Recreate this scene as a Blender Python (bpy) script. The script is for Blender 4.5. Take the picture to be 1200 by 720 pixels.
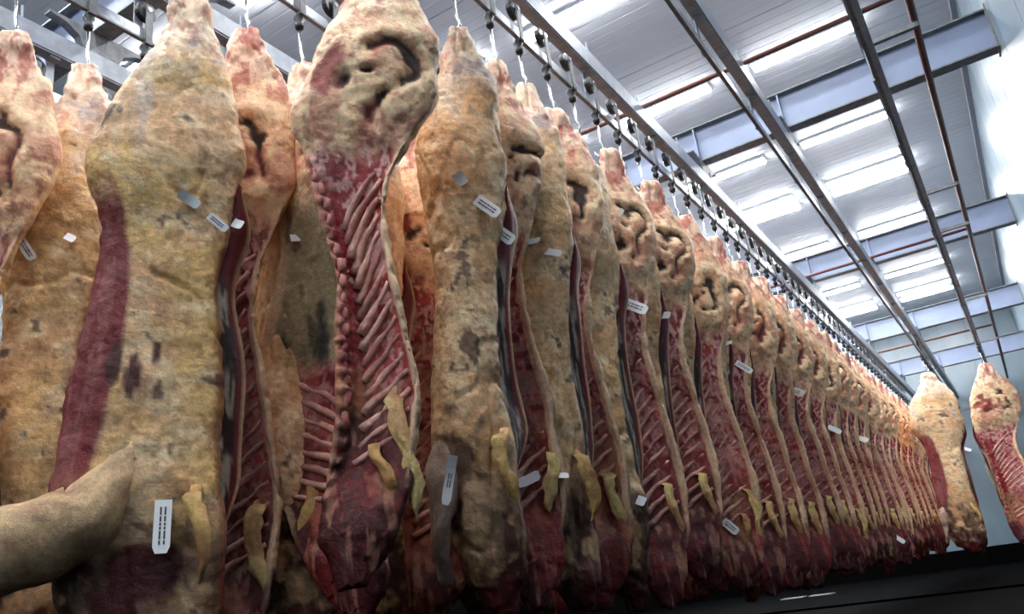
import bpy, math, random
import numpy as np
from mathutils import Vector, Matrix
from mathutils.bvhtree import BVHTree
for o in list(bpy.data.objects): bpy.data.objects.remove(o)
S = bpy.context.scene
COL = S.collection
CH = 0.6                                   # camera height above floor; heights below are given above camera, then +CH
# ------------------------------------------------------------------ camera, world, exposure
cam = bpy.data.cameras.new('camera'); co = bpy.data.objects.new('camera', cam); COL.objects.link(co)
cam.sensor_width = 36.0; cam.lens = 967.0/1200*36; cam.clip_start = .05; cam.clip_end = 200
rx = Vector((.8376, .5308, -.1294)); up = Vector((.2845, -.2215, .9327)); fw = Vector((-.4665, .818, .3365))
R = Matrix((rx, up, -fw)).transposed()
co.matrix_world = Matrix.Translation((0, 0, CH)) @ R.to_4x4()
S.camera = co
w = bpy.data.worlds.new('world'); S.world = w; w.use_nodes = True
w.node_tree.nodes['Background'].inputs[0].default_value = (.55, .62, .75, 1)
w.node_tree.nodes['Background'].inputs[1].default_value = .03
S.view_settings.view_transform = 'Standard'; S.view_settings.look = 'None'
S.view_settings.gamma = 1; S.view_settings.exposure = 2.2
LAMP = 19.0
# ------------------------------------------------------------------ materials
def lin(c):
    c = np.array(c, float)/255
    return np.where(c < .04045, c/12.92, ((c+.055)/1.055)**2.4)
def mat(name, c, rough=.5, metal=0, noise=0, nscale=8, bump=0, bscale=60, emit=0, stretch=None, col2=None, spec=.5):
    m = bpy.data.materials.new(name); m.use_nodes = True; nt = m.node_tree; b = nt.nodes['Principled BSDF']
    L = tuple(lin(c))+(1,)
    b.inputs['Base Color'].default_value = L; b.inputs['Roughness'].default_value = rough; b.inputs['Metallic'].default_value = metal
    b.inputs['Specular IOR Level'].default_value = spec
    tc = nt.nodes.new('ShaderNodeTexCoord'); vec = tc.outputs['Object']
    if stretch:
        mp = nt.nodes.new('ShaderNodeMapping'); mp.inputs['Scale'].default_value = stretch; nt.links.new(vec, mp.inputs[0]); vec = mp.outputs[0]
    if noise or col2:
        n = nt.nodes.new('ShaderNodeTexNoise'); n.inputs['Scale'].default_value = nscale; n.inputs['Detail'].default_value = 6
        nt.links.new(vec, n.inputs['Vector'])
        mr = nt.nodes.new('ShaderNodeMapRange'); mr.inputs[1].default_value = .35; mr.inputs[2].default_value = .65
        nt.links.new(n.outputs['Fac'], mr.inputs[0])
        mx = nt.nodes.new('ShaderNodeMix'); mx.data_type = 'RGBA'; nt.links.new(mr.outputs[0], mx.inputs[0])
        k = 1-noise
        mx.inputs[6].default_value = (L[0]*k, L[1]*k, L[2]*k, 1) if not col2 else tuple(lin(col2))+(1,)
        mx.inputs[7].default_value = L
        nt.links.new(mx.outputs[2], b.inputs['Base Color'])
    if bump:
        n2 = nt.nodes.new('ShaderNodeTexNoise'); n2.inputs['Scale'].default_value = bscale; n2.inputs['Detail'].default_value = 4
        nt.links.new(vec, n2.inputs['Vector'])
        bp = nt.nodes.new('ShaderNodeBump'); bp.inputs['Strength'].default_value = bump; bp.inputs['Distance'].default_value = .01
        nt.links.new(n2.outputs['Fac'], bp.inputs['Height']); nt.links.new(bp.outputs[0], b.inputs['Normal'])
    if emit:
        b.inputs['Emission Color'].default_value = (.97, .985, 1, 1); b.inputs['Emission Strength'].default_value = emit
    return m
def flesh_mat():
    m = bpy.data.materials.new('flesh'); m.use_nodes = True; nt = m.node_tree; b = nt.nodes['Principled BSDF']
    at = nt.nodes.new('ShaderNodeAttribute'); at.attribute_name = 'tint'
    tc = nt.nodes.new('ShaderNodeTexCoord')
    oi = nt.nodes.new('ShaderNodeObjectInfo')
    add = nt.nodes.new('ShaderNodeVectorMath'); add.operation = 'ADD'
    cmb = nt.nodes.new('ShaderNodeCombineXYZ'); mul = nt.nodes.new('ShaderNodeMath'); mul.operation = 'MULTIPLY'; mul.inputs[1].default_value = 37
    nt.links.new(oi.outputs['Random'], mul.inputs[0]); nt.links.new(mul.outputs[0], cmb.inputs[0]); nt.links.new(mul.outputs[0], cmb.inputs[2])
    nt.links.new(tc.outputs['Object'], add.inputs[0]); nt.links.new(cmb.outputs[0], add.inputs[1])
    n = nt.nodes.new('ShaderNodeTexNoise'); n.inputs['Scale'].default_value = 42; n.inputs['Detail'].default_value = 8; n.inputs['Roughness'].default_value = .72
    nt.links.new(add.outputs[0], n.inputs['Vector'])
    mr = nt.nodes.new('ShaderNodeMapRange'); mr.inputs[1].default_value = .3; mr.inputs[2].default_value = .7; mr.inputs[3].default_value = .68; mr.inputs[4].default_value = 1.34
    nt.links.new(n.outputs['Fac'], mr.inputs[0])
    n3 = nt.nodes.new('ShaderNodeTexNoise'); n3.inputs['Scale'].default_value = 5; n3.inputs['Detail'].default_value = 3
    nt.links.new(add.outputs[0], n3.inputs['Vector'])
    mr3 = nt.nodes.new('ShaderNodeMapRange'); mr3.inputs[1].default_value = .3; mr3.inputs[2].default_value = .7; mr3.inputs[3].default_value = .8; mr3.inputs[4].default_value = 1.15
    nt.links.new(n3.outputs['Fac'], mr3.inputs[0])
    mm = nt.nodes.new('ShaderNodeMath'); mm.operation = 'MULTIPLY'; nt.links.new(mr.outputs[0], mm.inputs[0]); nt.links.new(mr3.outputs[0], mm.inputs[1])
    vm = nt.nodes.new('ShaderNodeVectorMath'); vm.operation = 'SCALE'
    nt.links.new(at.outputs['Color'], vm.inputs[0]); nt.links.new(mm.outputs[0], vm.inputs['Scale'])
    hs = nt.nodes.new('ShaderNodeHueSaturation'); hs.inputs['Saturation'].default_value = 1.04; hs.inputs['Value'].default_value = 1.1
    nt.links.new(vm.outputs[0], hs.inputs['Color']); nt.links.new(hs.outputs[0], b.inputs['Base Color'])
    bp = nt.nodes.new('ShaderNodeBump'); bp.inputs['Strength'].default_value = .55; bp.inputs['Distance'].default_value = .02
    nt.links.new(n.outputs['Fac'], bp.inputs['Height']); nt.links.new(bp.outputs[0], b.inputs['Normal'])
    b.inputs['Roughness'].default_value = .42; b.inputs['Specular IOR Level'].default_value = .4
    return m
M = dict(
    flesh=flesh_mat(),
    panel=mat('white insulated panel', (202, 205, 211), .42, 0, .06, 3, .15, 5, stretch=(.3, 20, 1)),
    wallp=mat('bluish wall panel', (112, 130, 142), .3, 0, .22, 2.2, .12, 3, stretch=(1, 1.2, .35)),
    seam=mat('panel seam', (150, 154, 160), .6),
    steel=mat('galvanised steel', (150, 157, 168), .45, .1, .25, 14, .1, 50),
    beam=mat('grey blue beam paint', (128, 140, 166), .45, .05, .12, 3),
    dsteel=mat('dark worn steel', (118, 121, 124), .5, .0, .4, 20, .2, 60),
    rail=mat('bright rail steel', (170, 175, 182), .3, .7, .3, 30),
    chrome=mat('polished hook steel', (205, 208, 212), .2, .9),
    black=mat('black wheel', (28, 29, 31), .4, .1, .3, 20),
    rust=mat('red brown pipe', (112, 66, 58), .5, 0, .3, 12),
    lampm=mat('lamp diffuser', (255, 255, 255), .4, emit=LAMP),
    housing=mat('lamp housing', (215, 220, 225), .4),
    floor=mat('black wet floor', (4, 4, 5), .85, 0, .5, 3, .3, 20, spec=.02),
    curb=mat('black curb', (6, 6, 6), .85, 0, .4, 12, .2, 40, spec=.02),
    paper=mat('paper tag', (245, 248, 252), .5, 0, .03, 30),
    ink=mat('dark tag ink', (60, 62, 70), .6),
    glint=mat('painted floor glint', (150, 152, 150), .4, .3),
)
# ------------------------------------------------------------------ basic builders
class MB:
    def __init__(s): s.v = []; s.f = []
    def box(s, x0, x1, y0, y1, z0, z1):
        n = len(s.v)
        s.v += [(x0, y0, z0), (x1, y0, z0), (x1, y1, z0), (x0, y1, z0), (x0, y0, z1), (x1, y0, z1), (x1, y1, z1), (x0, y1, z1)]
        s.f += [tuple(n+i for i in q) for q in ((0, 3, 2, 1), (4, 5, 6, 7), (0, 1, 5, 4), (1, 2, 6, 5), (2, 3, 7, 6), (3, 0, 4, 7))]
        return s
    def prism(s, pts, y0, y1, axis='y'):
        n = len(s.v); k = len(pts)
        for y in (y0, y1):
            for a, b in pts: s.v.append((a, y, b) if axis == 'y' else (y, a, b))
        s.f += [tuple(n+i for i in range(k)), tuple(n+k+i for i in reversed(range(k)))]
        for i in range(k): j = (i+1) % k; s.f.append((n+j, n+i, n+k+i, n+k+j))
        return s
    def tube(s, path, r, seg=8, cap=True):
        path = [Vector(p) for p in path]; n0 = len(s.v); rs = r if hasattr(r, '__len__') else [r]*len(path)
        ref = None
        for i, p in enumerate(path):
            t = (path[min(i+1, len(path)-1)]-path[max(i-1, 0)]).normalized()
            if ref is None: ref = Vector((1, 0, 0)) if abs(t.x) < .8 else Vector((0, 0, 1))
            a = (ref-t*ref.dot(t)).normalized(); b = t.cross(a); ref = a
            for k in range(seg):
                q = 2*math.pi*k/seg; s.v.append(tuple(p+(a*math.cos(q)+b*math.sin(q))*rs[i]))
        for i in range(len(path)-1):
            for k in range(seg):
                j = (k+1) % seg; s.f.append((n0+i*seg+k, n0+i*seg+j, n0+(i+1)*seg+j, n0+(i+1)*seg+k))
        if cap:
            s.f.append(tuple(n0+k for k in reversed(range(seg)))); e = n0+(len(path)-1)*seg; s.f.append(tuple(e+k for k in range(seg)))
        return s
    def mesh(s, name, m, smooth=False):
        me = bpy.data.meshes.new(name); me.from_pydata(s.v, [], s.f); me.materials.append(m)
        if smooth: me.polygons.foreach_set('use_smooth', [True]*len(me.polygons))
        me.update(); return me
def link(name, me, parent=None, loc=None):
    o = bpy.data.objects.new(name, me); COL.objects.link(o)
    if parent: o.parent = parent
    if loc: o.location = loc
    return o
def obj(name, mb, m, parent=None, smooth=False, loc=None): return link(name, mb.mesh(name, m, smooth), parent, loc)
def tag(o, label, cat, group=None, kind=None):
    if label: o['label'] = label
    if cat: o['category'] = cat
    if group: o['group'] = group
    if kind: o['kind'] = kind
    return o
def thing(name, label, cat, loc=(0, 0, 0), group=None):
    o = bpy.data.objects.new(name, None); COL.objects.link(o); o.location = loc; o.empty_display_size = .1
    return tag(o, label, cat, group)
def dup(root, loc, label=None, group=None):
    r = root.copy(); COL.objects.link(r); r.location = loc
    if label: r['label'] = label
    if group: r['group'] = group
    for ch in list(root.children):
        c = ch.copy(); COL.objects.link(c); c.parent = r
        for g in ch.children:
            d = g.copy(); COL.objects.link(d); d.parent = c
    return r
ONES = 'zeroth first second third fourth fifth sixth seventh eighth ninth tenth eleventh twelfth thirteenth fourteenth fifteenth sixteenth seventeenth eighteenth nineteenth'.split()
TENS = {20: 'twent', 30: 'thirt', 40: 'fort', 50: 'fift', 60: 'sixt'}
def ordn(n):
    if n < 20: return ONES[n]
    t = n//10*10
    return TENS[t]+'ieth' if n % 10 == 0 else TENS[t]+'y-'+ONES[n % 10]
# ------------------------------------------------------------------ large structure
X0, X1, Y0, Y1 = -9.0, .8, -3.5, 23.8
ZC = 5.62+CH
def struct(name, mb, m, parent=None, label=None):
    o = obj(name, mb, m, parent)
    if parent is None: o['kind'] = 'structure'
    return o
struct('floor', MB().box(X0-.2, X1+.2, Y0-.2, Y1+.2, -.2, 0), M['floor'])
ce = struct('ceiling', MB().box(X0-.2, X1+.2, Y0-.2, Y1+.2, ZC+.02, ZC+.2), M['seam'])
pf = [(.006, ZC+.02), (.006, ZC-.03)]
for k in range(1, 8): pf += [(k*.144-.012, ZC-.03), (k*.144-.005, ZC-.0275), (k*.144+.005, ZC-.0275), (k*.144+.012, ZC-.03)]
pf += [(1.144, ZC-.03), (1.144, ZC+.02)]
pm = MB().prism(pf, X0, X1, 'x').mesh('panel', M['panel'])
y = Y0
while y < Y1-.3:
    link('panel', pm, ce, (0, y, 0)); y += 1.15
wr = struct('wall_right', MB().box(X1+.04, X1+.2, Y0, Y1, 0, ZC), M['seam'])
pm = MB().box(X1, X1+.04, .006, 1.144, 0, ZC-.13).mesh('panel', M['wallp'])
y = Y0
while y < Y1-.3:
    link('panel', pm, wr, (0, y, 0)); y += 1.15
struct('trim_1', MB().box(X1-.06, X1+.04, Y0, Y1, ZC-.13, ZC-.03), M['seam'])
wb = struct('wall_back', MB().box(X0, X1, Y1+.04, Y1+.2, 0, ZC), M['seam'])
pm = MB().box(.006, 1.144, Y1, Y1+.04, 0.42, ZC-.03).mesh('panel', M['wallp'])
x = X1-1.15
while x > X0-1.1:
    link('panel', pm, wb, (x, 0, 0)); x -= 1.15
struct('baseboard_back', MB().box(X0, X1, Y1-.08, Y1+.04, 0, .42), M['curb'])
struct('baseboard_right', MB().box(X1-.04, X1+.02, Y0, Y1-.08, 0, .28), M['curb'])
struct('baseboard_left', MB().box(X0, X0+.04, Y0, Y1-.08, 0, .9), M['curb'])
struct('wall_left', MB().box(X0-.2, X0, Y0, Y1, 0, ZC), M['wallp'])
struct('wall_front', MB().box(X0, X1, Y0-.2, Y0, 0, ZC), M['wallp'])
# ------------------------------------------------------------------ ceiling lights
def light(x, y, z, label):
    t = thing('ceiling_light', label, 'lamp', (x, y, z), 'long white ceiling strip lights')
    obj('housing', MB().prism([(-.07, 0), (.07, 0), (.092, -.05), (-.092, -.05)], -.6, .6, 'x'), M['housing'], t)
    obj('diffuser', MB().prism([(-.09, -.05), (.09, -.05), (.088, -.064), (.05, -.078), (-.05, -.078), (-.088, -.064)], -.585, .585, 'x'), M['lampm'], t, True)
    return t
LROWS = [-2.6, -.3, 2.0, 4.3, 6.55, 8.85, 11.25, 12.9, 13.32, 15.55, 16.12, 18.65, 20.3, 20.9]  # one strip of each close pair stands in for the other's reflection
LC = [(-.77, 'right column'), (-2.5, 'middle column'), (-4.3, 'column over the third row'), (-6.1, 'far left column')]
for x, cn in LC:
    for i, y in enumerate(LROWS):
        if y < -1 and x < -3: continue
        light(x, y, ZC-.03, 'white ceiling strip light in the %s, %s from the near end' % (cn, ordn(i+1)))
# ------------------------------------------------------------------ steel frame
RAILS = [-.10, -.96, -1.79, -2.57, -3.35, -4.2, -5.05]
RN = ['nearest the right wall', 'second from the right wall', 'above the long carcass row', 'above the second carcass row', 'above the third carcass row', 'fourth row back at the upper left', 'farthest left']
BY = [-2.0, 2.55, 7.2, 11.85, 16.45, 20.7]
BN = ['behind the viewpoint', 'at the upper left near the viewpoint', 'nearest of the beams at right', 'second of the beams at right', 'third of the beams at right', 'farthest, close to the end wall']
def ibeam_x(y, label):
    z0, z1 = 3.74+CH, 4.12+CH
    t = thing('cross_beam', label, 'beam', (0, y, z0))
    h = z1-z0; a, b = X0, X1
    obj('web', MB().box(a, b, -.006, .006, .014, h-.014), M['beam'], t)
    obj('flange', MB().box(a, b, -.065, .065, 0, .014), M['dsteel'], t)
    obj('flange', MB().box(a, b, -.065, .065, h-.014, h), M['dsteel'], t)
    for x in RAILS[:5]:
        obj('stiffener', MB().box(x-.006, x+.006, -.06, -.006, .014, h-.014), M['beam'], t)
    obj('end_plate', MB().box(X1-.014, X1, -.1, .1, -.02, h+.02), M['dsteel'], t)
    return t
for y, n in zip(BY, BN): ibeam_x(y, 'blue grey steel cross beam spanning the hall, '+n)
gus = None
def longbeam(x, label, right=False):
    z0 = 3.42+CH
    t = thing('overhead_runner_beam', label, 'beam', (x, 0, z0))
    L0, L1 = Y0+.05, Y1-.1
    obj('web', MB().box(-.005, .005, L0, L1, .01, .13), M['beam'], t)
    obj('flange', MB().box(-.034, .04, L0, L1, 0, .01), M['steel'], t)
    obj('flange', MB().box(-.045, .045, L0, L1, .13, .14), M['beam'], t)
    obj('side_plate', MB().box(.04, .046, L0, L1, .012, .15), M['steel'], t)
    pts = [(-.34, .3200), (.34, .3200), (.34, .306), (.24, .29), (.15, .24), (.11, .14), (-.11, .14), (-.15, .24), (-.24, .29), (-.34, .306)]
    gm = MB().prism([(p[0], p[1]) for p in pts], -.03, .03, 'x').mesh('hanger_gusset', M['dsteel'])
    for by in BY: link('hanger_gusset', gm, t, (0, by, 0))
    # studs standing proud of the beam
    sm = MB().tube([(.03, 0, .14), (.03, 0, .24)], .008, 6).mesh('stud', M['steel'])
    for k in range(30): link('stud', sm, t, (0, -2.3+k*.87, 0))
    return t
def rail(x, label):
    t = thing('hanging_rail', label, 'rail', (x, 0, 3.12+CH))
    L0, L1 = Y0+.1, Y1-.15
    obj('bar', MB().box(-.008, .008, L0, L1, 0, .065), M['rail'], t)
    obj('lower_edge', MB().box(-.012, .012, L0, L1, -.012, 0), M['dsteel'], t)
    mb = MB().box(-.03, -.02, -.025, .025, .02, .30).box(-.03, .03, -.03, .03, .285, .30).box(-.03, -.005, -.025, .025, .02, .035)
    bm = mb.mesh('bracket', M['steel'])
    for k in range(22): link('bracket', bm, t, (0, -2.5+k*1.19, 0))
    return t
for x, n in zip(RAILS, RN):
    longbeam(x, 'long grey steel beam over the rail '+n)
    rail(x, 'thin steel carcass rail '+n)
# red brown pipes
tag(obj('red_pipe', MB().tube([(.25, Y0+.1, 3.66+CH), (.25, 23.6, 3.66+CH)], .027, 12), M['rust'], smooth=True), 'long red brown pipe running below the beams by the right wall', 'pipe')
for y, n in zip((5.74, 11.3, 17.2), ('nearest', 'middle', 'farthest')):
    tag(obj('red_pipe', MB().tube([(-3.2, y, 3.67+CH), (.25, y, 3.67+CH)], .02, 10), M['rust'], smooth=True), 'thin red brown pipe crossing above the rails, %s of three' % n, 'pipe')
# struts between right rail and pipe
sy = [(3.1, 'first'), (6.1, 'second'), (9.5, 'third'), (10.9, 'fourth'), (14.6, 'fifth'), (18.2, 'sixth')]
for y, n in sy:
    tag(obj('steel_strut', MB().box(-.1, .27, y-.02, y+.02, 3.585+CH, 3.625+CH), M['dsteel']), 'short dark strut from right rail beam to pipe, %s along' % n, 'strut')
# cross rail near the end wall with empty hooks
t = thing('end_rail', 'thin steel rail across the end wall', 'rail', (0, 22.9, 3.0+CH))
obj('bar', MB().box(-3.5, .7, -.02, .02, 0, .06), M['dsteel'], t)
for k in range(7): obj('wall_arm', MB().box(-3.3+k*.65, -3.27+k*.65, 0, .9, .0, .05), M['dsteel'], t)
# low black plinth and pale slabs standing in for tiny floor reflections
tag(obj('floor_gutter', MB().box(-4.2, X1-.1, 12.3, 12.42, 0, .03), M['curb']), 'low black kerb crossing the dark floor', 'kerb')
for k in range(2):
    tag(obj('floor_glint', MB().box(-4.75+k*.55, -4.32+k*.55, 17.2, 17.6, .0, .012), M['glint']), 'small pale plate on the black floor, %s of two' % ('left', 'right')[k], 'glint')
# ------------------------------------------------------------------ noise
def vnoise(p, seed):
    p = p+seed*17.31
    i = np.floor(p).astype(np.int64); f = p-i; f = f*f*(3-2*f)
    def h(a, b, c):
        n = (a*73856093) ^ (b*19349663) ^ (c*83492791) ^ (seed*2654435761)
        n = (n ^ (n >> 13))*1274126177 & 0xffffffff
        n = (n ^ (n >> 16))*2246822519 & 0xffffffff
        return ((n ^ (n >> 15)) & 0xffff)/65535.
    x, y, z = i[:, 0], i[:, 1], i[:, 2]; r = 0
    for dx in (0, 1):
        for dy in (0, 1):
            for dz in (0, 1):
                wt = (f[:, 0] if dx else 1-f[:, 0])*(f[:, 1] if dy else 1-f[:, 1])*(f[:, 2] if dz else 1-f[:, 2])
                r = r+wt*h(x+dx, y+dy, z+dz)
    return r
def fbm(p, sc, seed, oc=4, st=(1, 1, 1)):
    r = 0; a = .5; t = 0; q = p*np.array(st)*sc
    for k in range(oc): r = r+a*vnoise(q, seed+k*7); t += a; a *= .55; q = q*2.03
    return r/t
def sm(a, b, x):
    t = np.clip((x-a)/(b-a), 0, 1); return t*t*(3-2*t)
def mixc(col, m, c):
    m = np.clip(m, 0, 1)[:, None]; return col*(1-m)+lin(c)[None]*m
# ------------------------------------------------------------------ half carcass
#            d: .0   .06  .16  .28  .40  .52  .66  .82  .98  1.15 1.35 1.60 1.85 2.10 2.30 2.48 2.62 2.75
DK = np.array([0, .05, .16, .28, .40, .52, .66, .82, .98, 1.15, 1.35, 1.60, 1.85, 2.10, 2.30, 2.48, 2.62, 2.75])
WK = np.array([.10, .135, .18, .29, .38, .43, .44, .46, .41, .34, .30, .30, .32, .34, .34, .30, .24, .10])
CK = np.array([0, 0, 0, .0, .01, .02, .02, .0, -.02, -.03, -.02, 0, .02, .03, .02, .0, -.02, -.04])   # centre offset (towards belly +)
OK_ = np.array([.03, .045, .055, .08, .105, .115, .14, .14, .125, .11, .11, .125, .14, .14, .12, .10, .08, .03])   # outer bulge
IK = np.array([.02, .04, .035, .045, .07, .085, .085, .06, .01, -.03, -.06, -.075, -.085, -.075, -.04, .02, .04, .03])  # inner (+ solid, - hollow)
SH = .14*np.clip((DK-.25)/1.0, 0, 1)**1.1            # bodies hang a little forward of the hook
class Half:
    def __init__(s, seed, kind, L=2.8, wide=1, nu=96, nv=240, dw=None, dc=None, opts=None):
        s.seed = seed; s.kind = kind; s.L = L; s.wide = wide; s.o = opts or {}
        s.W = WK*wide*(1 if dw is None else np.array(dw)); s.C = CK+(SH if kind == 'fat' else -SH)+(0 if dc is None else np.array(dc)); s.nu = nu; s.nv = nv
        s.rng = random.Random(seed)
        # meander of the outline
        rr = np.random.RandomState(seed)
        s.W = s.W*(1+rr.uniform(-.05, .05, len(DK))); s.C = s.C+rr.uniform(-.012, .012, len(DK))*np.linspace(.2, 1, len(DK))
    def ip(s, K, d):
        # smooth interpolation
        x = np.clip(d, 0, 2.75); i = np.clip(np.searchsorted(DK, x)-1, 0, len(DK)-2)
        t = (x-DK[i])/(DK[i+1]-DK[i]); m = np.gradient(K, DK); h = DK[i+1]-DK[i]
        h00 = 2*t**3-3*t**2+1; h10 = t**3-2*t**2+t; h01 = -2*t**3+3*t**2; h11 = t**3-t**2
        return h00*K[i]+h10*h*m[i]+h01*K[i+1]+h11*h*m[i+1]
    def pos(s, a, d, inner):
        a = np.asarray(a, float); d = np.asarray(d, float)
        W = s.ip(s.W, d); C = s.ip(s.C, d); O = s.ip(OK_, d); I = s.ip(IK, d)
        hol = sm(0, -.05, I)
        c = np.sqrt(np.clip(1-a*a, 0, 1))
        wi = np.where(inner, 1-.10*hol, 1)
        x = C+a*W/2*wi
        yo = O*c**.85*(1+.12*a)                 # fuller on the belly side
        yi = -I*c
        y = np.where(inner, yi, yo)
        # rounded thick rim on hollow sections
        z = -d*s.L/2.75
        return np.stack([x, y, z], -1)
    def build(s):
        nu, nv = s.nu, s.nv
        t = np.arange(nu)/nu
        half = nu//2
        a = np.where(t < .5, -np.cos(2*np.pi*t), np.cos(2*np.pi*(t-.5))); inner = t >= .5
        a = np.sign(a)*np.abs(a)**.9
        vd = np.linspace(0, 1, nv)**.97*2.75
        A, D = np.meshgrid(a, vd); IN = np.broadcast_to(inner, A.shape)
        A = A.ravel(); D = D.ravel(); IN = IN.ravel()
        p = s.pos(A, D, IN)
        sd = s.seed
        # normals approx
        P = p.reshape(nv, nu, 3)
        du = np.roll(P, -1, 1)-np.roll(P, 1, 1); dv = np.gradient(P, axis=0)
        N = np.cross(dv, du).reshape(-1, 3); N /= np.linalg.norm(N, axis=1)[:, None]+1e-9
        cen = P.mean(1, keepdims=True)
        sgn = np.sign(((P-cen).reshape(-1, 3)*N).sum(1)[(nv//3)*nu+nu//4]); N *= sgn if sgn else 1
        taper = .45+.55*sm(0, .3, D)
        disp = (fbm(p, 4, sd+1, 3)-.5)*.045*taper + (fbm(p, 18, sd+2, 3)-.5)*.013*(.3+taper) + (fbm(p, 60, sd+3, 2)-.5)*.006
        disp += (fbm(p, 22, sd+6, 3, (1, 1, .7))-.5)*.045*sm(.42, .15, D)-.022*np.exp(-((A-.25*np.sin(sd*5))/.22)**2)*sm(.30, .05, D)
        edge = 1-np.abs(A)
        # muscle relief on the outside of the round and shoulder
        outm = (~IN).astype(float); inm = IN.astype(float)
        seam = np.abs(fbm(p, 3.2, sd+5, 2, (1, 1, .5))-.5)+.05*sm(.1, .3, A)*s.o.get('cut', 0)
        disp += -outm*.012*sm(.02, 0, seam)*sm(.4, .6, D)
        # pelvic cavity on inside
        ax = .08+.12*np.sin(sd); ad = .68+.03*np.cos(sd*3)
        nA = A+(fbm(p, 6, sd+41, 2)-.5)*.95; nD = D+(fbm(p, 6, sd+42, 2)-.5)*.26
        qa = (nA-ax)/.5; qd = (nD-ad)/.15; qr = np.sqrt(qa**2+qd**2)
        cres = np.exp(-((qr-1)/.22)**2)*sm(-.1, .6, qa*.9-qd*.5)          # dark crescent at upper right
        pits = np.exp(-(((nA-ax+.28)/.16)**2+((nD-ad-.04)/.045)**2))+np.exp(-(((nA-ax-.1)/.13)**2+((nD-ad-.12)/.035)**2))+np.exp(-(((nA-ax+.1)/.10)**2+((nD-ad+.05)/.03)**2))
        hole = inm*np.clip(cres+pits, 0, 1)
        ring = inm*np.exp(-((qr-1.55)/.25)**2)
        disp += -.032*hole+.006*ring
        redm = inm*np.exp(-((nA-ax+.62)/.22)**2-((nD-ad+.03)/.12)**2)
        hole2 = redm; disp += -.01*hole2
        # spine rim (s=-1) thicker
        spine = np.exp(-((A+.93)/.16)**2)*sm(.95, 1.15, D)*sm(2.62, 2.4, D)
        disp += .014*spine*(1+inm*.5*np.sin(D*2*np.pi/.068))
        flank = .6*np.exp(-((A-.96)/.08)**2)*sm(1.0, 1.2, D)
        disp += .010*flank
        # ragged neck end
        p2 = p+N*disp[:, None]
        p2[:, 2] += -(fbm(p, 12, sd+9, 3)-.5)*.12*sm(2.3, 2.75, D)
        # -------- colours
        n1 = fbm(p, 4, sd+11, 4); n2 = fbm(p, 11, sd+12, 4); n3 = fbm(p, 32, sd+13, 3); n4 = fbm(p, 7, sd+14, 4, (1, 1, .35)); n5 = fbm(p, 3, sd+15, 3)
        ns = fbm(p, 30, sd+16, 3, (1, 1, .12)); nh = fbm(p, 22, sd+17, 3, (.3, .3, 1.6))
        ye = s.o.get('yellow', .35)
        fat = mixc(np.tile(lin((246, 208, 166)), (len(A), 1)), sm(.4, .62, n1)*.8, (224, 174, 126))
        fat = mixc(fat, sm(.45-.1*ye, .7-.1*ye, n5)*ye*1.3, (236, 196, 132))
        fat = mixc(fat, sm(.55, .7, n4)*.6*sm(1.3, .5, D), (214, 206, 196))
        fat = mixc(fat, sm(.5, .2, D)*.75, (248, 226, 208))
        fat = mixc(fat, sm(.5, .62, n2)*.6, (250, 226, 184))
        fat = mixc(fat, sm(.58, .64, n3)*.45, (172, 122, 90))
        fat = mixc(fat, sm(.57, .63, fbm(p, 45, sd+24, 3, (1, 1, 1.6)))*.4*sm(.3, .8, D), (190, 138, 92))
        fat = mixc(fat, sm(.69, .73, n2+.14*(n3-.5))*.8*sm(.35, .5, D), (88, 58, 56))
        fat = mixc(fat, sm(.12, .3, D)*sm(.46, .3, D)*sm(.5, .6, n2)*.6, (130, 122, 140))
        # exposed shoulder and neck muscle, low down
        low = sm(1.9, 2.25, D+(n1-.5)*1.1+.12*A*s.o.get('tilt', 1))
        fat = mixc(fat, low*sm(.38, .55, n2+.2*(D-2.2))*.95, (76, 30, 30))
        fat = mixc(fat, low*sm(.55, .62, ns)*.5, (170, 140, 116))
        fat = mixc(fat, sm(2.5, 2.72, D+(n2-.5)*.2)*.85, (100, 34, 34))
        # bare muscle strip along the belly edge (cutaneous muscle)
        cut = s.o.get('cut', 0)
        if cut:
            mk = sm(.22, .32, A-.75*np.abs(D-1.55)**1.6+(n1-.5)*.2)*sm(.85, 1.05, D)*sm(2.15, 1.95, D)*cut
            fat = mixc(fat, mk, (132, 56, 58)); fat = mixc(fat, mk*sm(.52, .6, ns)*.35, (186, 130, 126))
        for (ba, bd, ra, rd, bc) in s.o.get('blobs', []):
            mk = sm(1.15, .75, np.sqrt(((A-ba)/ra)**2+((D-bd)/rd)**2)+(n2-.5)*1.2); fat = mixc(fat, mk*outm, bc)
        # inside
        red = mixc(np.tile(lin((176, 76, 76)), (len(A), 1)), sm(.4, .6, n2), (126, 42, 46))
        inn = mixc(np.tile(lin((252, 218, 176)), (len(A), 1)), sm(.45, .6, n2)*.7, (236, 184, 144))
        inn = mixc(inn, sm(.4, .15, D)*.6, (240, 206, 190)); inn = mixc(inn, sm(.5, .58, fbm(p, 20, sd+23, 4, (1, 1, .6)))*sm(.5, .3, D)*.75, (178, 84, 74)); fat = mixc(fat, sm(.54, .6, fbm(p, 20, sd+23, 4, (1, 1, .6)))*sm(.45, .25, D)*.5, (184, 104, 88))
        inn = mixc(inn, sm(.54, .62, n3)*.5*sm(.4, .5, D), (150, 62, 60))
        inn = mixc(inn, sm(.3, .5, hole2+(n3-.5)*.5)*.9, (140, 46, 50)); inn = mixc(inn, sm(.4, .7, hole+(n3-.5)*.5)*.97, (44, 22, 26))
        cutf = sm(.56, .62, n1+.05*np.sin(9*A))*sm(.5, .6, D)*sm(1.1, .95, D)
        inn = mixc(inn, cutf*.5, (170, 84, 78))
        bodyz = sm(.92, 1.08, D+(n2-.5)*.22)
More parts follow.
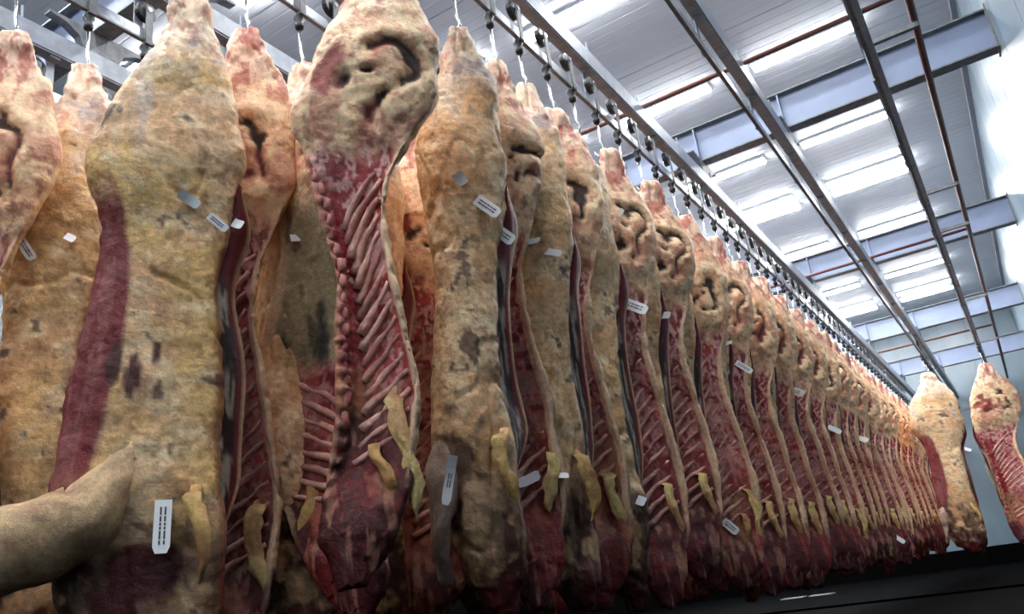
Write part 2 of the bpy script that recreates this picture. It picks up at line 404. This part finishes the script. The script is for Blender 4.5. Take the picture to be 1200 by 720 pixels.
        marb = mixc(red, sm(.5, .56, fbm(p, 42, sd+21, 3, (1.2, 1, .6)))*(.45+.4*sm(1.6, 1.2, D)), (232, 184, 178))
        inn = inn*(1-bodyz[:, None])+marb*bodyz[:, None]
        # left (chine) meat strip, deep red
        ch = sm(-.42, -.56, A+(n2-.5)*.1)*sm(1.05, 1.25, D)
        inn = mixc(inn, ch*.9, (150, 34, 44)); inn = mixc(inn, ch*sm(.55, .62, n3)*.5, (205, 140, 134))
        inn = mixc(inn, ch*sm(1.7, 2.3, D)*.7, (74, 22, 26))
        # pleura film between ribs, towards the belly
        rz = sm(1.2, 1.4, D)*sm(-.4, .1, A)
        inn = mixc(inn, rz*sm(.4, .58, nh)*.65*sm(2.3, 1.7, D), (196, 148, 140))
        inn = mixc(inn, sm(1.95, 2.25, D+(n1-.5)*.4)*.9, (72, 22, 26))
        inn = mixc(inn, sm(2.0, 2.3, D)*sm(.57, .63, ns)*.55, (196, 140, 118))
        if s.o.get('flankdark'):
            fd = sm(.9, 1.05, D)*sm(1.75, 1.6, D+(n1-.5)*.3)
            inn = mixc(inn, fd*.95, (168, 156, 124)); inn = mixc(inn, fd*sm(.48, .6, n4), (48, 48, 46))
        inn = mixc(inn, sm(1.85, 2.1, D)*sm(2.55, 2.35, D)*sm(.53, .6, n1+.2*(n3-.5))*.7, (196, 134, 100)); inn = mixc(inn, sm(1.85, 2.1, D)*sm(.52, .57, n4+.3*(n3-.5))*.6, (136, 44, 46))
        rim = sm(.86, .94, A+(n3-.5)*.1)*sm(.9, 1.1, D)*sm(2.5, 2.2, D)
        inn = mixc(inn, rim*.9, (240, 206, 172))
        vt = np.exp(-((A+.93)/.1)**2)*sm(1.0, 1.2, D)*sm(2.5, 2.3, D)*sm(-.1, .4, np.sin(D*2*np.pi/.068))
        inn = mixc(inn, vt*.5, (206, 160, 148))
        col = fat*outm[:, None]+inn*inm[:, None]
        # rims share
        col = mixc(col, outm*sm(-.93, -.99, A)*sm(1, 1.2, D)*.6, (150, 60, 58))
        me = bpy.data.meshes.new('body')
        nq = (nv-1)*nu
        ii, jj = np.meshgrid(np.arange(nv-1), np.arange(nu), indexing='ij'); ii = ii.ravel(); jj = jj.ravel(); j2 = (jj+1) % nu
        F = np.stack([ii*nu+jj, ii*nu+j2, (ii+1)*nu+j2, (ii+1)*nu+jj], -1)
        if sgn < 0: F = F[:, ::-1]
        nvx = len(p2)
        vs = np.vstack([p2, p2[:nu].mean(0)+[0, 0, .01], p2[-nu:].mean(0)-[0, 0, .02]])
        jn = np.arange(nu)
        c1 = np.stack([np.full(nu, nvx), (jn+1) % nu, jn], -1); c2 = np.stack([np.full(nu, nvx+1), (nv-1)*nu+jn, (nv-1)*nu+(jn+1) % nu], -1)
        if sgn < 0: c1 = c1[:, ::-1]; c2 = c2[:, ::-1]
        loops = np.concatenate([F.ravel(), c1.ravel(), c2.ravel()]).astype(np.int32)
        tot = np.concatenate([np.full(len(F), 4), np.full(2*nu, 3)]).astype(np.int32); start = np.concatenate([[0], np.cumsum(tot)[:-1]]).astype(np.int32)
        me.vertices.add(len(vs)); me.vertices.foreach_set('co', vs.astype(np.float32).ravel())
        me.loops.add(len(loops)); me.loops.foreach_set('vertex_index', loops)
        me.polygons.add(len(tot)); me.polygons.foreach_set('loop_start', start); me.polygons.foreach_set('loop_total', tot)
        me.polygons.foreach_set('use_smooth', np.ones(len(tot), bool))
        me.update(calc_edges=True); me.validate()
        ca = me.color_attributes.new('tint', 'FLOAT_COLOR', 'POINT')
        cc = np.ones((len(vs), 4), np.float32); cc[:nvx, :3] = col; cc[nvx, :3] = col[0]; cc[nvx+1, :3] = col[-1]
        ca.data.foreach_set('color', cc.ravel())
        me.materials.append(M['flesh'])
        s.inner_off = .0
        return me
    def parts(s, near=True):
        """list of (name, mesh, label, kind)"""
        L = [('body', s.build(), None, None)]
        if s.kind == 'rib':
            def rib(k, mb=None):
                mb = mb or MB(); d0 = 1.36+k*.066; n = 9; path = []; rs = []
                rise = .27-.010*k
                for i in range(n):
                    t = i/(n-1); a = -.50+1.32*t; d = d0-rise*t**.8
                    pp = s.pos(a, d, True); path.append((float(pp[0]), float(pp[1])+.008+.004*math.sin(k*2.3+i), float(pp[2])+.004*math.sin(k*3.1+i*1.3))); rs.append((.0200+.002*math.sin(k*5+s.seed))*(1-.45*t))
                mb.tube(path, rs, 5); return mb
            if near:
                for k in range(8 if s.o.get('flankdark') else 0, 16):
                    L.append(('rib', solid(rib(k).mesh('rib', M['flesh'], True), (222, 174, 160), s.seed+k, .4), None, None))
            else:
                mb = MB()
                for k in range(16): rib(k, mb)
                L.append(('ribs', solid(mb.mesh('ribs', M['flesh'], True), (222, 174, 160), s.seed, .4), None, 'stuff'))
            # flank curtain on the chine side: fibres, meat, pale edge
            if not s.o.get('noskirt'): L.append(('skirt', s.curtain(), None, None))
            # vertebrae down the chine
            mb = MB()
            for k in range(16):
                d = 1.12+k*.07; pp = s.pos(-.97, d, True); x, y, z = (float(v) for v in pp)
                j = math.sin(k*4.7+s.seed)*.005
                mb.tube([(x-.006, y-.002, z+.030), (x+.006+j, y-.006, z+.018), (x+.008+j, y-.007, z-.014), (x-.004, y-.002, z-.028)], [.010, .016+j, .018, .008], 7)
            L.append(('backbone', solid(mb.mesh('backbone', M['flesh'], True), (206, 140, 130), s.seed+3, .7), 'row of sawn backbone knuckles', None))
            L.append(('fat_flap', s.flap(.62+.1*math.sin(s.seed), 2.05+.08*math.sin(s.seed*2), .42+.1*math.sin(s.seed*3), .07, (226, 198, 136)), 'yellow hanging fat flap', None))
            if s.seed % 2: L.append(('fat_flap', s.flap(.15, 2.25, .3, .05, (206, 160, 104)), 'yellow hanging fat flap', None))
        else:
            L.append(('foreleg', s.foreleg(), None, None)); L.append(('skirt', s.curtain(), None, None))
            if s.seed % 2: L.append(('fat_flap', s.flap(-.8, 2.05, .34, .07, (214, 178, 116)), 'yellow hanging fat flap', None))
        # tendon loop at the hock
        mb = MB(); L.append(('tendon', solid(mb.tube([(-.035, 0, -.02), (-.05, .0, -.08), (-.045, .0, -.2), (-.03, .01, -.34)], [.012, .014, .011, .012], 6).mesh('tendon', M['flesh'], True), (224, 200, 190), s.seed, .2), None, None))
        return L
    def curtain(s):
        nv, nx = 60, 14; d = np.linspace(.92, 2.25, nv); vs = []; cl = []
        rr = np.random.RandomState(s.seed+5)
        for i, dd in enumerate(d):
            e = s.pos(-.99, dd, True); wv = (.12+.015*math.sin(dd*7+s.seed))*float(sm(.88, 1.15, dd))*float(sm(2.32, 2.0, dd))+.008
            for j in range(nx):
                u = j/(nx-1)               # 0 at far edge (left), 1 at body
                x = e[0]-.0-(1-u)*wv*.75; yy = e[1]+.02-(1-u)*wv*.75+.012*math.sin(u*6+dd*5)
                vs.append((x, yy, e[2]))
        vs = np.array(vs); U = np.tile(np.linspace(0, 1, nx), nv); DD = np.repeat(d, nx)
        nn = fbm(vs, 60, s.seed+31, 3, (1, 1, .1)); n2 = fbm(vs, 12, s.seed+32, 3)
        vs[:, 1] += (nn-.5)*.012
        if s.kind == 'fat': U = 1-U
        c = np.tile(lin((44, 30, 30)), (len(vs), 1)); c = mixc(c, sm(.5, .57, nn)*.85*sm(.75, .65, U)*sm(1.15, 1.35, DD), (178, 164, 148))
        c = mixc(c, sm(.68, .74, U)*.9, (112, 28, 34)); c = mixc(c, sm(.9, .95, U), (214, 182, 144)); c = mixc(c, sm(1.35, 1.2, DD+(n2-.5)*.2)*sm(.9, .8, U), (108, 30, 36))
        c = mixc(c, sm(.08, .02, U), (208, 178, 142))
        F = [(i*nx+j, i*nx+j+1, (i+1)*nx+j+1, (i+1)*nx+j) for i in range(nv-1) for j in range(nx-1)]
        # give it thickness
        n = len(vs); v2 = vs+np.array([0, .008, 0]); allv = np.vstack([vs, v2]); F2 = [tuple(n+q for q in reversed(f)) for f in F]
        rimf = []
        for i in range(nv-1): rimf += [(i*nx, (i+1)*nx, n+(i+1)*nx, n+i*nx), ((i+1)*nx-1+0, n+(i+1)*nx-1, n+(i+2)*nx-1, (i+2)*nx-1)]
        me = bpy.data.meshes.new('skirt'); me.from_pydata([tuple(v) for v in allv], [], F+F2+rimf); me.materials.append(M['flesh'])
        me.polygons.foreach_set('use_smooth', [True]*len(me.polygons)); paint(me, np.vstack([c, c])); return me
    def flap(s, a, d, ln, wd, c):
        inner = s.kind == 'rib'
        e = s.pos(a, d, inner); sg = -1 if inner else 1; nv, nx = 16, 7; V = []; C = []
        for i in range(nv):
            t = i/(nv-1); ww = wd*math.sin(math.pi*min(1, .12+t*.95))**.38*(1-.15*t)
            for j in range(nx):
                u = j/(nx-1)-.5
                V.append((e[0]+u*ww+.03*math.sin(t*4+s.seed), e[1]+sg*(.045+.03*math.sin(t*3.1))+abs(u)*.02-sg*.05*(t < .1), e[2]-t*ln))
        n = len(V); V2 = [(x, y+.022*(1-abs((i % nx)/(nx-1)-.5)*1.6), z) for i, (x, y, z) in enumerate(V)]
        F = [(i*nx+j, i*nx+j+1, (i+1)*nx+j+1, (i+1)*nx+j) for i in range(nv-1) for j in range(nx-1)]
        F += [tuple(n+q for q in reversed(f)) for f in F]
        for i in range(nv-1): F += [(i*nx, (i+1)*nx, n+(i+1)*nx, n+i*nx), ((i+1)*nx-1, n+(i+1)*nx-1, n+(i+2)*nx-1, (i+2)*nx-1)]
        for j in range(nx-1): F += [(j, n+j, n+j+1, j+1), ((nv-1)*nx+j, (nv-1)*nx+j+1, n+(nv-1)*nx+j+1, n+(nv-1)*nx+j)]
        me = bpy.data.meshes.new('fat_flap'); vv = np.array(V+V2); vv[:, 1] += (fbm(vv, 20, s.seed, 2)-.5)*.03; vv[:, 0] += (fbm(vv, 18, s.seed+2, 3)-.5)*.06
        me.from_pydata([tuple(v) for v in vv], [], F); me.materials.append(M['flesh']); me.polygons.foreach_set('use_smooth', [True]*len(F))
        return solid(me, c, s.seed+9, .35)
    def foreleg(s):
        e = s.pos(s.o.get('lega', .8), 2.12, False); x, y, z = (float(v) for v in e)
        sw = s.o.get('leg', (.05, -.06, -.5)); mb = MB()
        P = [Vector((x-.02-s.o.get('emb', 0), y-.07, z+.14+s.o.get('emb', 0))), Vector((x, y-.03, z)), Vector((x+sw[0]*.3, y+.01, z+sw[2]*.25)), Vector((x+sw[0]*.65, y+.02, z+sw[2]*.55)), Vector((x+sw[0]*.85, y+.02, z+sw[2]*.78)), Vector((x+sw[0], y+.02+sw[1], z+sw[2]))]
        Q = []; Rr = []; rk = s.o.get('legr', (.05, .065, .06, .045, .032, .034)); lc = s.o.get('legc', (196, 170, 150))
        for i in range(5):
            for k in range(5):
                t = k/5; Q.append(P[i].lerp(P[i+1], t)); Rr.append(rk[i]*(1-t)+rk[i+1]*t)
        Q.append(P[5]); Rr.append(.02)
        mb.tube(Q, Rr, 24); vv = np.array(mb.v); dv = (fbm(vv, 7, s.seed+60, 3)-.5)[:, None]*np.array([.05, .05, .05]); mb.v = [tuple(q) for q in vv+dv]; me = mb.mesh('foreleg', M['flesh'], True)
        return solid(me, lc, s.seed+4, .35, (134, 84, 72))
def paint(me, c):
    ca = me.color_attributes.new('tint', 'FLOAT_COLOR', 'POINT'); cc = np.ones((len(c), 4), np.float32); cc[:, :3] = c; ca.data.foreach_set('color', cc.ravel())
def solid(me, c, seed, var=.3, c2=(150, 70, 66)):
    n = len(me.vertices); co_ = np.zeros(n*3, np.float32); me.vertices.foreach_get('co', co_); p = co_.reshape(-1, 3).astype(float)
    col = np.tile(lin(c), (n, 1)); col = mixc(col, sm(.45, .62, fbm(p, 18, seed+50, 3))*var*1.5, c2); paint(me, col); return me
def make(h, label, group, near=True):
    t = thing('half_carcass', label, 'carcass', (0, 0, 0), group)
    for nm, me, lb, kd in h.parts(near):
        o = link(nm, me, t)
        if lb: o['label'] = lb
        if kd: o['kind'] = kd
    return t
# ------------------------------------------------------------------ trolleys
def trolley(label, group):
    t = thing('hook_trolley', label, 'hook', (0, 0, 0), group)
    wm = MB().tube([(-.012, 0, .10), (-.012, 0, .10)], .06, 16)
    wm = MB(); wm.tube([(-.018, 0, .115), (-.016, 0, .115), (.016, 0, .115), (.018, 0, .115)], [.045, .06, .06, .045], 18)
    wh = obj('wheel', wm, M['black'], t)
    obj('axle', MB().tube([(-.03, 0, .115), (.04, 0, .115)], .014, 8), M['chrome'], wh)
    yk = MB().box(.028, .036, -.02, .02, -.10, .14).box(-.010, .036, -.02, .02, -.112, -.10)
    obj('yoke', yk, M['dsteel'], t)
    obj('swivel', MB().tube([(.0, 0, -.09), (.0, 0, -.11), (.0, 0, -.125), (.0, 0, -.15), (.0, 0, -.165), (.0, 0, -.19), (0, 0, -.2)], [.012, .026, .03, .014, .026, .022, .01], 10), M['black'], t, True)
    pth = [(0, 0, -.19), (0, 0, -.34), (.012, 0, -.375), (.015, .0, -.40), (0, .0, -.43), (-.03, 0, -.435), (-.05, 0, -.41), (-.055, 0, -.385)]
    obj('hook', MB().tube(pth, [.008]*6+[.007, .003], 8), M['chrome'], t, True)
    return t
ZH = 2.775+CH                                     # height of the hock top
tro = None
def hang_trolley(x, y, label, group, rz=0):
    global tro
    if tro is None: tro = trolley(label, group); o = tro
    else: o = dup(tro, (0, 0, 0), label, group)
    o.location = (x, y, 3.185+CH-.055+.06-.0); o.rotation_euler.z = rz
    return o
# ------------------------------------------------------------------ hang the carcasses
RIBV = []; FATV = []
def place(root, x, y, phi, kind, z=None, tilt=(0, 0)):
    rz = math.radians(phi) + (0 if kind == 'rib' else math.pi)
    root.location = (x, y, (ZH if z is None else z)); root.rotation_euler = (math.radians(tilt[0]), math.radians(tilt[1]), rz)
HERO = []
def hero(x, y, phi, kind, label, group, tilt=(0, 0), z=None, **k):
    tl = k.pop('tl', label.split(',')[0]); h = Half(k.pop('seed'), kind, **k); r = make(h, label, group); place(r, x, y, phi, kind, z, tilt); HERO.append(r)
    hang_trolley(x, y, 'hook trolley of ' + tl, 'hook trolleys with near carcasses')
    return r
G3 = 'half carcasses in the long front row'; G4 = 'half carcasses in the second row'; G5 = 'half carcasses in the third row'
n = len(DK)
DRK = (84, 42, 42)
# row three (front), near end
hero(-1.79, 2.33, 30, 'rib', 'nearest ribbed half carcass of the front row, mottled pink loin at its top', G3, seed=11, L=2.62, wide=1.05, dw=[1]*4+[1.1, 1.2, 1.25, 1.25, 1.0, .85, .75, .72, .75, .8, .85, .9, 1, 1], dc=[0]*6+[-.02, -.02, -.02, -.01, 0, 0, -.01, -.02, -.04, -.06, -.08, -.09], opts=dict(noskirt=1), nu=128, nv=300)
hz = hero(-2.0, 2.50, 4, 'rib', 'half carcass with dark greenish flank lining, behind the nearest ribbed one', G3, seed=12, L=2.75, wide=1.25, nu=128, nv=300, opts=dict(flankdark=1),
     dw=[1, .9, .8, .7, .6, .7, .8, .9, 1, 1.2, 1.4, 1.5, 1.4, 1.3, 1.1, 1, 1, 1], dc=[0, 0, .02, .06, .12, .18, .25, .32, .4, .48, .54, .58, .6, .59, .52, .46, .42, .42])
hz.scale.x = -1
hero(-1.79, 2.98, 34, 'fat', 'smooth tan half carcass with white paper corner, right of the nearest ribbed one', G3, seed=13, L=2.8, wide=.92, nu=112, nv=260, opts=dict(yellow=.1))
hero(-1.79, 3.33, 48, 'rib', 'narrow shaded ribbed half with two white tags at loin height', G3, seed=14, L=2.8, wide=.9, nu=112, nv=260)
hero(-1.79, 3.64, 34, 'fat', 'pale cream half carcass left of the first wide ribbed strip', G3, seed=15, L=2.85, wide=.95, nu=112, nv=260, opts=dict(yellow=.3))
hero(-1.79, 3.97, 40, 'rib', 'wide ribbed half with deep red chine strip, middle of the picture', G3, seed=16, L=2.85, wide=1.08, nu=112, nv=260)
# row four
hero(-2.57, 1.97, 40, 'fat', 'very large yellow fatted half carcass with red flank strip, at left', G4, seed=21, L=3.0, wide=1.25, dw=[1.15, 1.05, .85, .78, .85, .95, 1.02, 1.05, 1.05]+[1.12, 1.25, 1.35, 1.4, 1.4, 1.3, 1.2, 1, 1], nu=128, nv=300,
     opts=dict(yellow=.9, cut=1, lega=.42, leg=(.66, -.02, -.30), emb=.12, legr=(.06, .13, .14, .125, .11, .10), legc=(234, 200, 156), blobs=[(.35, 1.62, .12, .07, DRK), (.08, 1.66, .1, .08, DRK), (-.2, 1.6, .06, .05, DRK), (-.15, 2.3, .55, .10, (78, 30, 32)), (.25, 2.42, .3, .1, (78, 30, 32))]))
hero(-2.57, 2.30, 40, 'rib', 'ribbed half with large pelvic hollow, right of the large yellow one', G4, seed=22, L=3.0, wide=1.1, nu=112, nv=260)
hero(-2.57, 2.66, 35, 'fat', 'pinkish tan half carcass behind the dark flanked one', G4, seed=23, L=2.9, wide=1.0, opts=dict(yellow=.05))
hero(-2.57, 2.92, 40, 'rib', 'half carcass with only its red hock showing, second row', G4, seed=24, L=2.9)
# row five
hero(-3.35, 1.62, 40, 'rib', 'half carcass cut by the left picture edge, dark pelvic hollow', G5, seed=31, L=2.9, wide=1.1)
hero(-3.35, 1.97, 38, 'fat', 'orange tan half carcass left of the large yellow one', G5, seed=32, L=2.9, wide=1.1, opts=dict(yellow=.5))
hero(-3.35, 2.29, 40, 'rib', 'half carcass showing a red mottled hock behind the large yellow one', G5, seed=33, L=2.9)
# variants for repeats
for k in range(3):
    FATV.append(Half(40+k*3, 'fat', L=2.85, wide=.90+.03*k, nu=80, nv=200, opts=dict(yellow=[.15, .5, .3][k])))
    RIBV.append(Half(60+k*3, 'rib', L=2.85, wide=1.12+.03*k, nu=80, nv=200))
protos = {}
cnt = {}
def repeat(x, y, kind, label, group, vi, rng, trlabel):
    key = (kind, vi)
    V = (FATV if kind == 'fat' else RIBV)[vi]
    near = y < 9
    key = (kind, vi, near)
    if key not in protos: protos[key] = make(V, label, group, near); r = protos[key]
    else: r = dup(protos[key], (0, 0, 0), label, group)
    phi = (36 if kind == 'fat' else 44)+rng.uniform(-6, 6)
    place(r, x+rng.uniform(-.015, .015)+(.055 if kind == 'rib' else -.045), y, phi, kind, ZH+rng.uniform(-.03, .03), (rng.uniform(-1, 1), rng.uniform(-1, 1)))
    s_ = rng.uniform(.96, 1.05); r.scale = (rng.uniform(.94, 1.05), rng.uniform(.95, 1.03), s_)
    hang_trolley(x, y, trlabel, 'hook trolleys', rng.uniform(-.1, .1))
    return r
rng = random.Random(5)
y = 4.30; i = 7
while y < 20.4:
    kind = 'fat' if i % 2 else 'rib'
    lb = ('fat side' if kind == 'fat' else 'ribbed side')+' half carcass, %s along the long front row' % ordn(i)
    repeat(-1.79, y, kind, lb, G3, rng.randrange(3), rng, 'hook trolley holding the %s carcass of the front row' % ordn(i))
    y += .35; i += 1
y = 3.25; i = 5
while y < 11:
    kind = 'fat' if i % 2 else 'rib'
    repeat(-2.57, y, kind, 'half carcass hidden behind the front row, %s in the second row' % ordn(i), G4, rng.randrange(3), rng, 'hook trolley of the %s carcass in second row' % ordn(i))
    y += .33; i += 1
repeat(-3.35, 1.28, 'fat', 'fat half carcass at the far left picture edge, foremost of the third row', G5, 0, rng, 'hook trolley at the far left edge, foremost of third row')
y = 2.62; i = 4
while y < 4.5:
    kind = 'fat' if i % 2 else 'rib'
    repeat(-3.35, y, kind, 'half carcass deep in the third row, %s from the front' % ordn(i), G5, rng.randrange(3), rng, 'hook trolley of the %s carcass in third row' % ordn(i))
    y += .33; i += 1
GR = 'half carcasses at the far right'
hero(-.96, 15.5, 12, 'fat', 'first half carcass of the far right group, creamy fat and red left edge', GR, seed=71, L=2.95, wide=1.7, opts=dict(yellow=0, cut=1), nu=64, nv=160, tl='the first carcass at far right')
hero(-.10, 15.9, 15, 'rib', 'rightmost half carcass, cut by the right picture edge', GR, seed=72, L=2.95, wide=1.7, nu=64, nv=160, tl='the rightmost carcass')
for x, nm, ys in ((-.96, 'short middle row at far right', (15.9, 16.25, 16.6, 16.95)), (-.1, 'short row by the right wall', (16.3, 16.65, 17.0))):
    for j, y in enumerate(ys):
        kind = 'rib' if (j % 2 == 0) == (x < -.5) else 'fat'
        repeat(x, y, kind, 'half carcass in the %s, %s from the front' % (nm, ordn(j+2)), GR, j % 3, rng, 'hook trolley in the %s, %s from the front' % (nm, ordn(j+2)))
# spare trolleys on the rails at the upper left
for x, a, b, nm in ((-4.2, .9, 4.5, 'fourth rail'), (-5.05, .6, 5, 'farthest left rail')):
    y = a; i = 1
    while y < b:
        hang_trolley(x, y, 'empty hook trolley on the %s, %s from the left' % (nm, ordn(i)), 'empty hook trolleys'); y += .42; i += 1
for j, (x, y) in enumerate(((-1.64, 22.9), (-.9, 22.9), (-.5, 22.9))):
    pass
# ------------------------------------------------------------------ tags, stuck on by casting from the aisle
bpy.context.view_layer.update()
dg = bpy.context.evaluated_depsgraph_get()
def pixel_ray(px, py):
    return (rx*((px-600)/967)-up*((py-360)/967)+fw).normalized()
def paper(px, py, wpx, hpx, rot, label, printed=True, bend=0):
    o0 = Vector((0, 0, CH)); d = pixel_ray(px, py)
    ok, loc, nrm, idx, ob, _ = S.ray_cast(dg, o0+d*.3, d)
    if not ok: print('MISS', px, py); return
    dist = (loc-o0).dot(fw); wd = wpx*dist/967; hg = hpx*dist/967
    view = -d; nn = (nrm*.2+view*.7+Vector((0, 0, .42*(1-.6*abs(math.sin(math.radians(rot))))))).normalized()
    xr = (rx-nn*rx.dot(nn)).normalized(); yr = nn.cross(xr)
    c, s_ = math.cos(math.radians(rot)), math.sin(math.radians(rot))
    X = xr*c-yr*s_; Y = xr*s_+yr*c
    t = thing('paper_tag', label, 'tag', loc+nn*.02, 'paper tags on the carcasses')
    t.matrix_world = Matrix(((X.x, Y.x, nn.x, 0), (X.y, Y.y, nn.y, 0), (X.z, Y.z, nn.z, 0), (0, 0, 0, 1)))
    t.location = loc+nn*(.022+.06*wd)
    mb = MB(); m = 8; th = .0015
    def zz(u): return bend*(u*u)*wd
    V = []
    for i in range(m+1):
        u = i/m*2-1; e = hg/2*(1-.35*max(0, u-.8)/.2)
        for yy, oz in ((-e, 0), (e, 0), (e, th), (-e, th)): V.append((u*wd/2, yy+bend*.3*math.sin(u*2)*hg, zz(u)+oz))
    F = []
    for i in range(m):
        for k in range(4): k2 = (k+1) % 4; F.append((i*4+k, i*4+k2, (i+1)*4+k2, (i+1)*4+k))
    F += [(3, 2, 1, 0), (m*4, m*4+1, m*4+2, m*4+3)]
    mb.v = V; mb.f = F; card = obj('card', mb, M['paper'], t)
    if printed:
        pb = MB()
        for r_ in (-.12, .14):
            x = -.36*wd
            while x < .3*wd:
                l = wd*.05*(1+((int(x*9973) % 3))); pb.box(x, min(x+l, .34*wd), r_*hg-.05*hg, r_*hg+.05*hg, th+zz(0)+.001, th+zz(0)+.002); x += l+wd*.025
        obj('print', pb, M['ink'], card)
    return t
T = [
 (222, 235, 26, 12, 35, 'small white paper corner on the large yellow carcass', 0, .1),
 (257, 264, 28, 10, 38, 'white tag at the upper edge beside large yellow carcass', 1, 0),
 (280, 267, 12, 12, 20, 'tiny white square tag right of the tag by the large yellow carcass', 0, .1),
 (28, 294, 30, 12, 48, 'white printed tag at the left picture edge', 1, 0),
 (81, 283, 11, 11, 10, 'tiny white tag on the orange tan carcass', 0, 0),
 (190, 621, 64, 19, 80, 'large white printed tag low on the large yellow carcass', 1, 0),
 (345, 283, 12, 10, -20, 'tiny white paper on the pinkish tan carcass', 0, 0),
 (540, 211, 16, 13, 60, 'small white triangular paper on the smooth tan carcass', 0, .1),
 (573, 246, 36, 14, 40, 'upper of two large white tags on the narrow shaded carcass', 1, 0),
 (591, 277, 32, 14, 40, 'lower of two large white tags on the narrow shaded carcass', 1, 0),
 (621, 288, 26, 8, 5, 'curled white paper strip on the pale cream carcass', 0, .15),
 (650, 299, 22, 9, 22, 'small white tag at the edge of the wide ribbed carcass', 0, 0),
 (526, 566, 58, 11, 98, 'long curled grey white tag low on the smooth tan carcass', 1, .1),
 (655, 562, 22, 8, 0, 'small white tag above a yellow flap near picture centre', 0, 0),
 (620, 566, 28, 13, -22, 'dull grey tag low on the pale cream carcass', 0, .1),
 (752, 590, 13, 12, 30, 'small bluish tag by the yellow fat flap', 0, 0),
 (728, 250, 10, 6, -45, 'tiny white paper under a pelvic hollow', 0, 0),
 (742, 361, 40, 13, 32, 'large white printed tag high on the eighth pair', 1, 0),
 (780, 372, 16, 9, 15, 'small white tag right of the large printed tag', 0, 0),
 (853, 405, 14, 5, 5, 'thin white tag in the middle of the long row', 0, 0),
 (872, 432, 22, 7, 40, 'pale slanted tag below the thin white one', 1, 0),
 (932, 460, 26, 9, 38, 'white slanted tag high on the far part of the row', 1, 0),
 (978, 505, 16, 6, 38, 'small slanted tag farther along the row', 0, 0),
 (1008, 515, 22, 6, 35, 'farthest upper slanted tag of the row', 0, 0),
 (857, 619, 22, 10, 48, 'printed tag low on the row right of yellow flap', 1, 0),
 (1055, 633, 14, 5, 50, 'farthest low tag of the row', 0, 0),
 (1132, 527, 12, 4, 30, 'small tag on the first carcass at far right', 0, 0),
]
for a in T: paper(*a[:6], printed=bool(a[6]), bend=a[7])
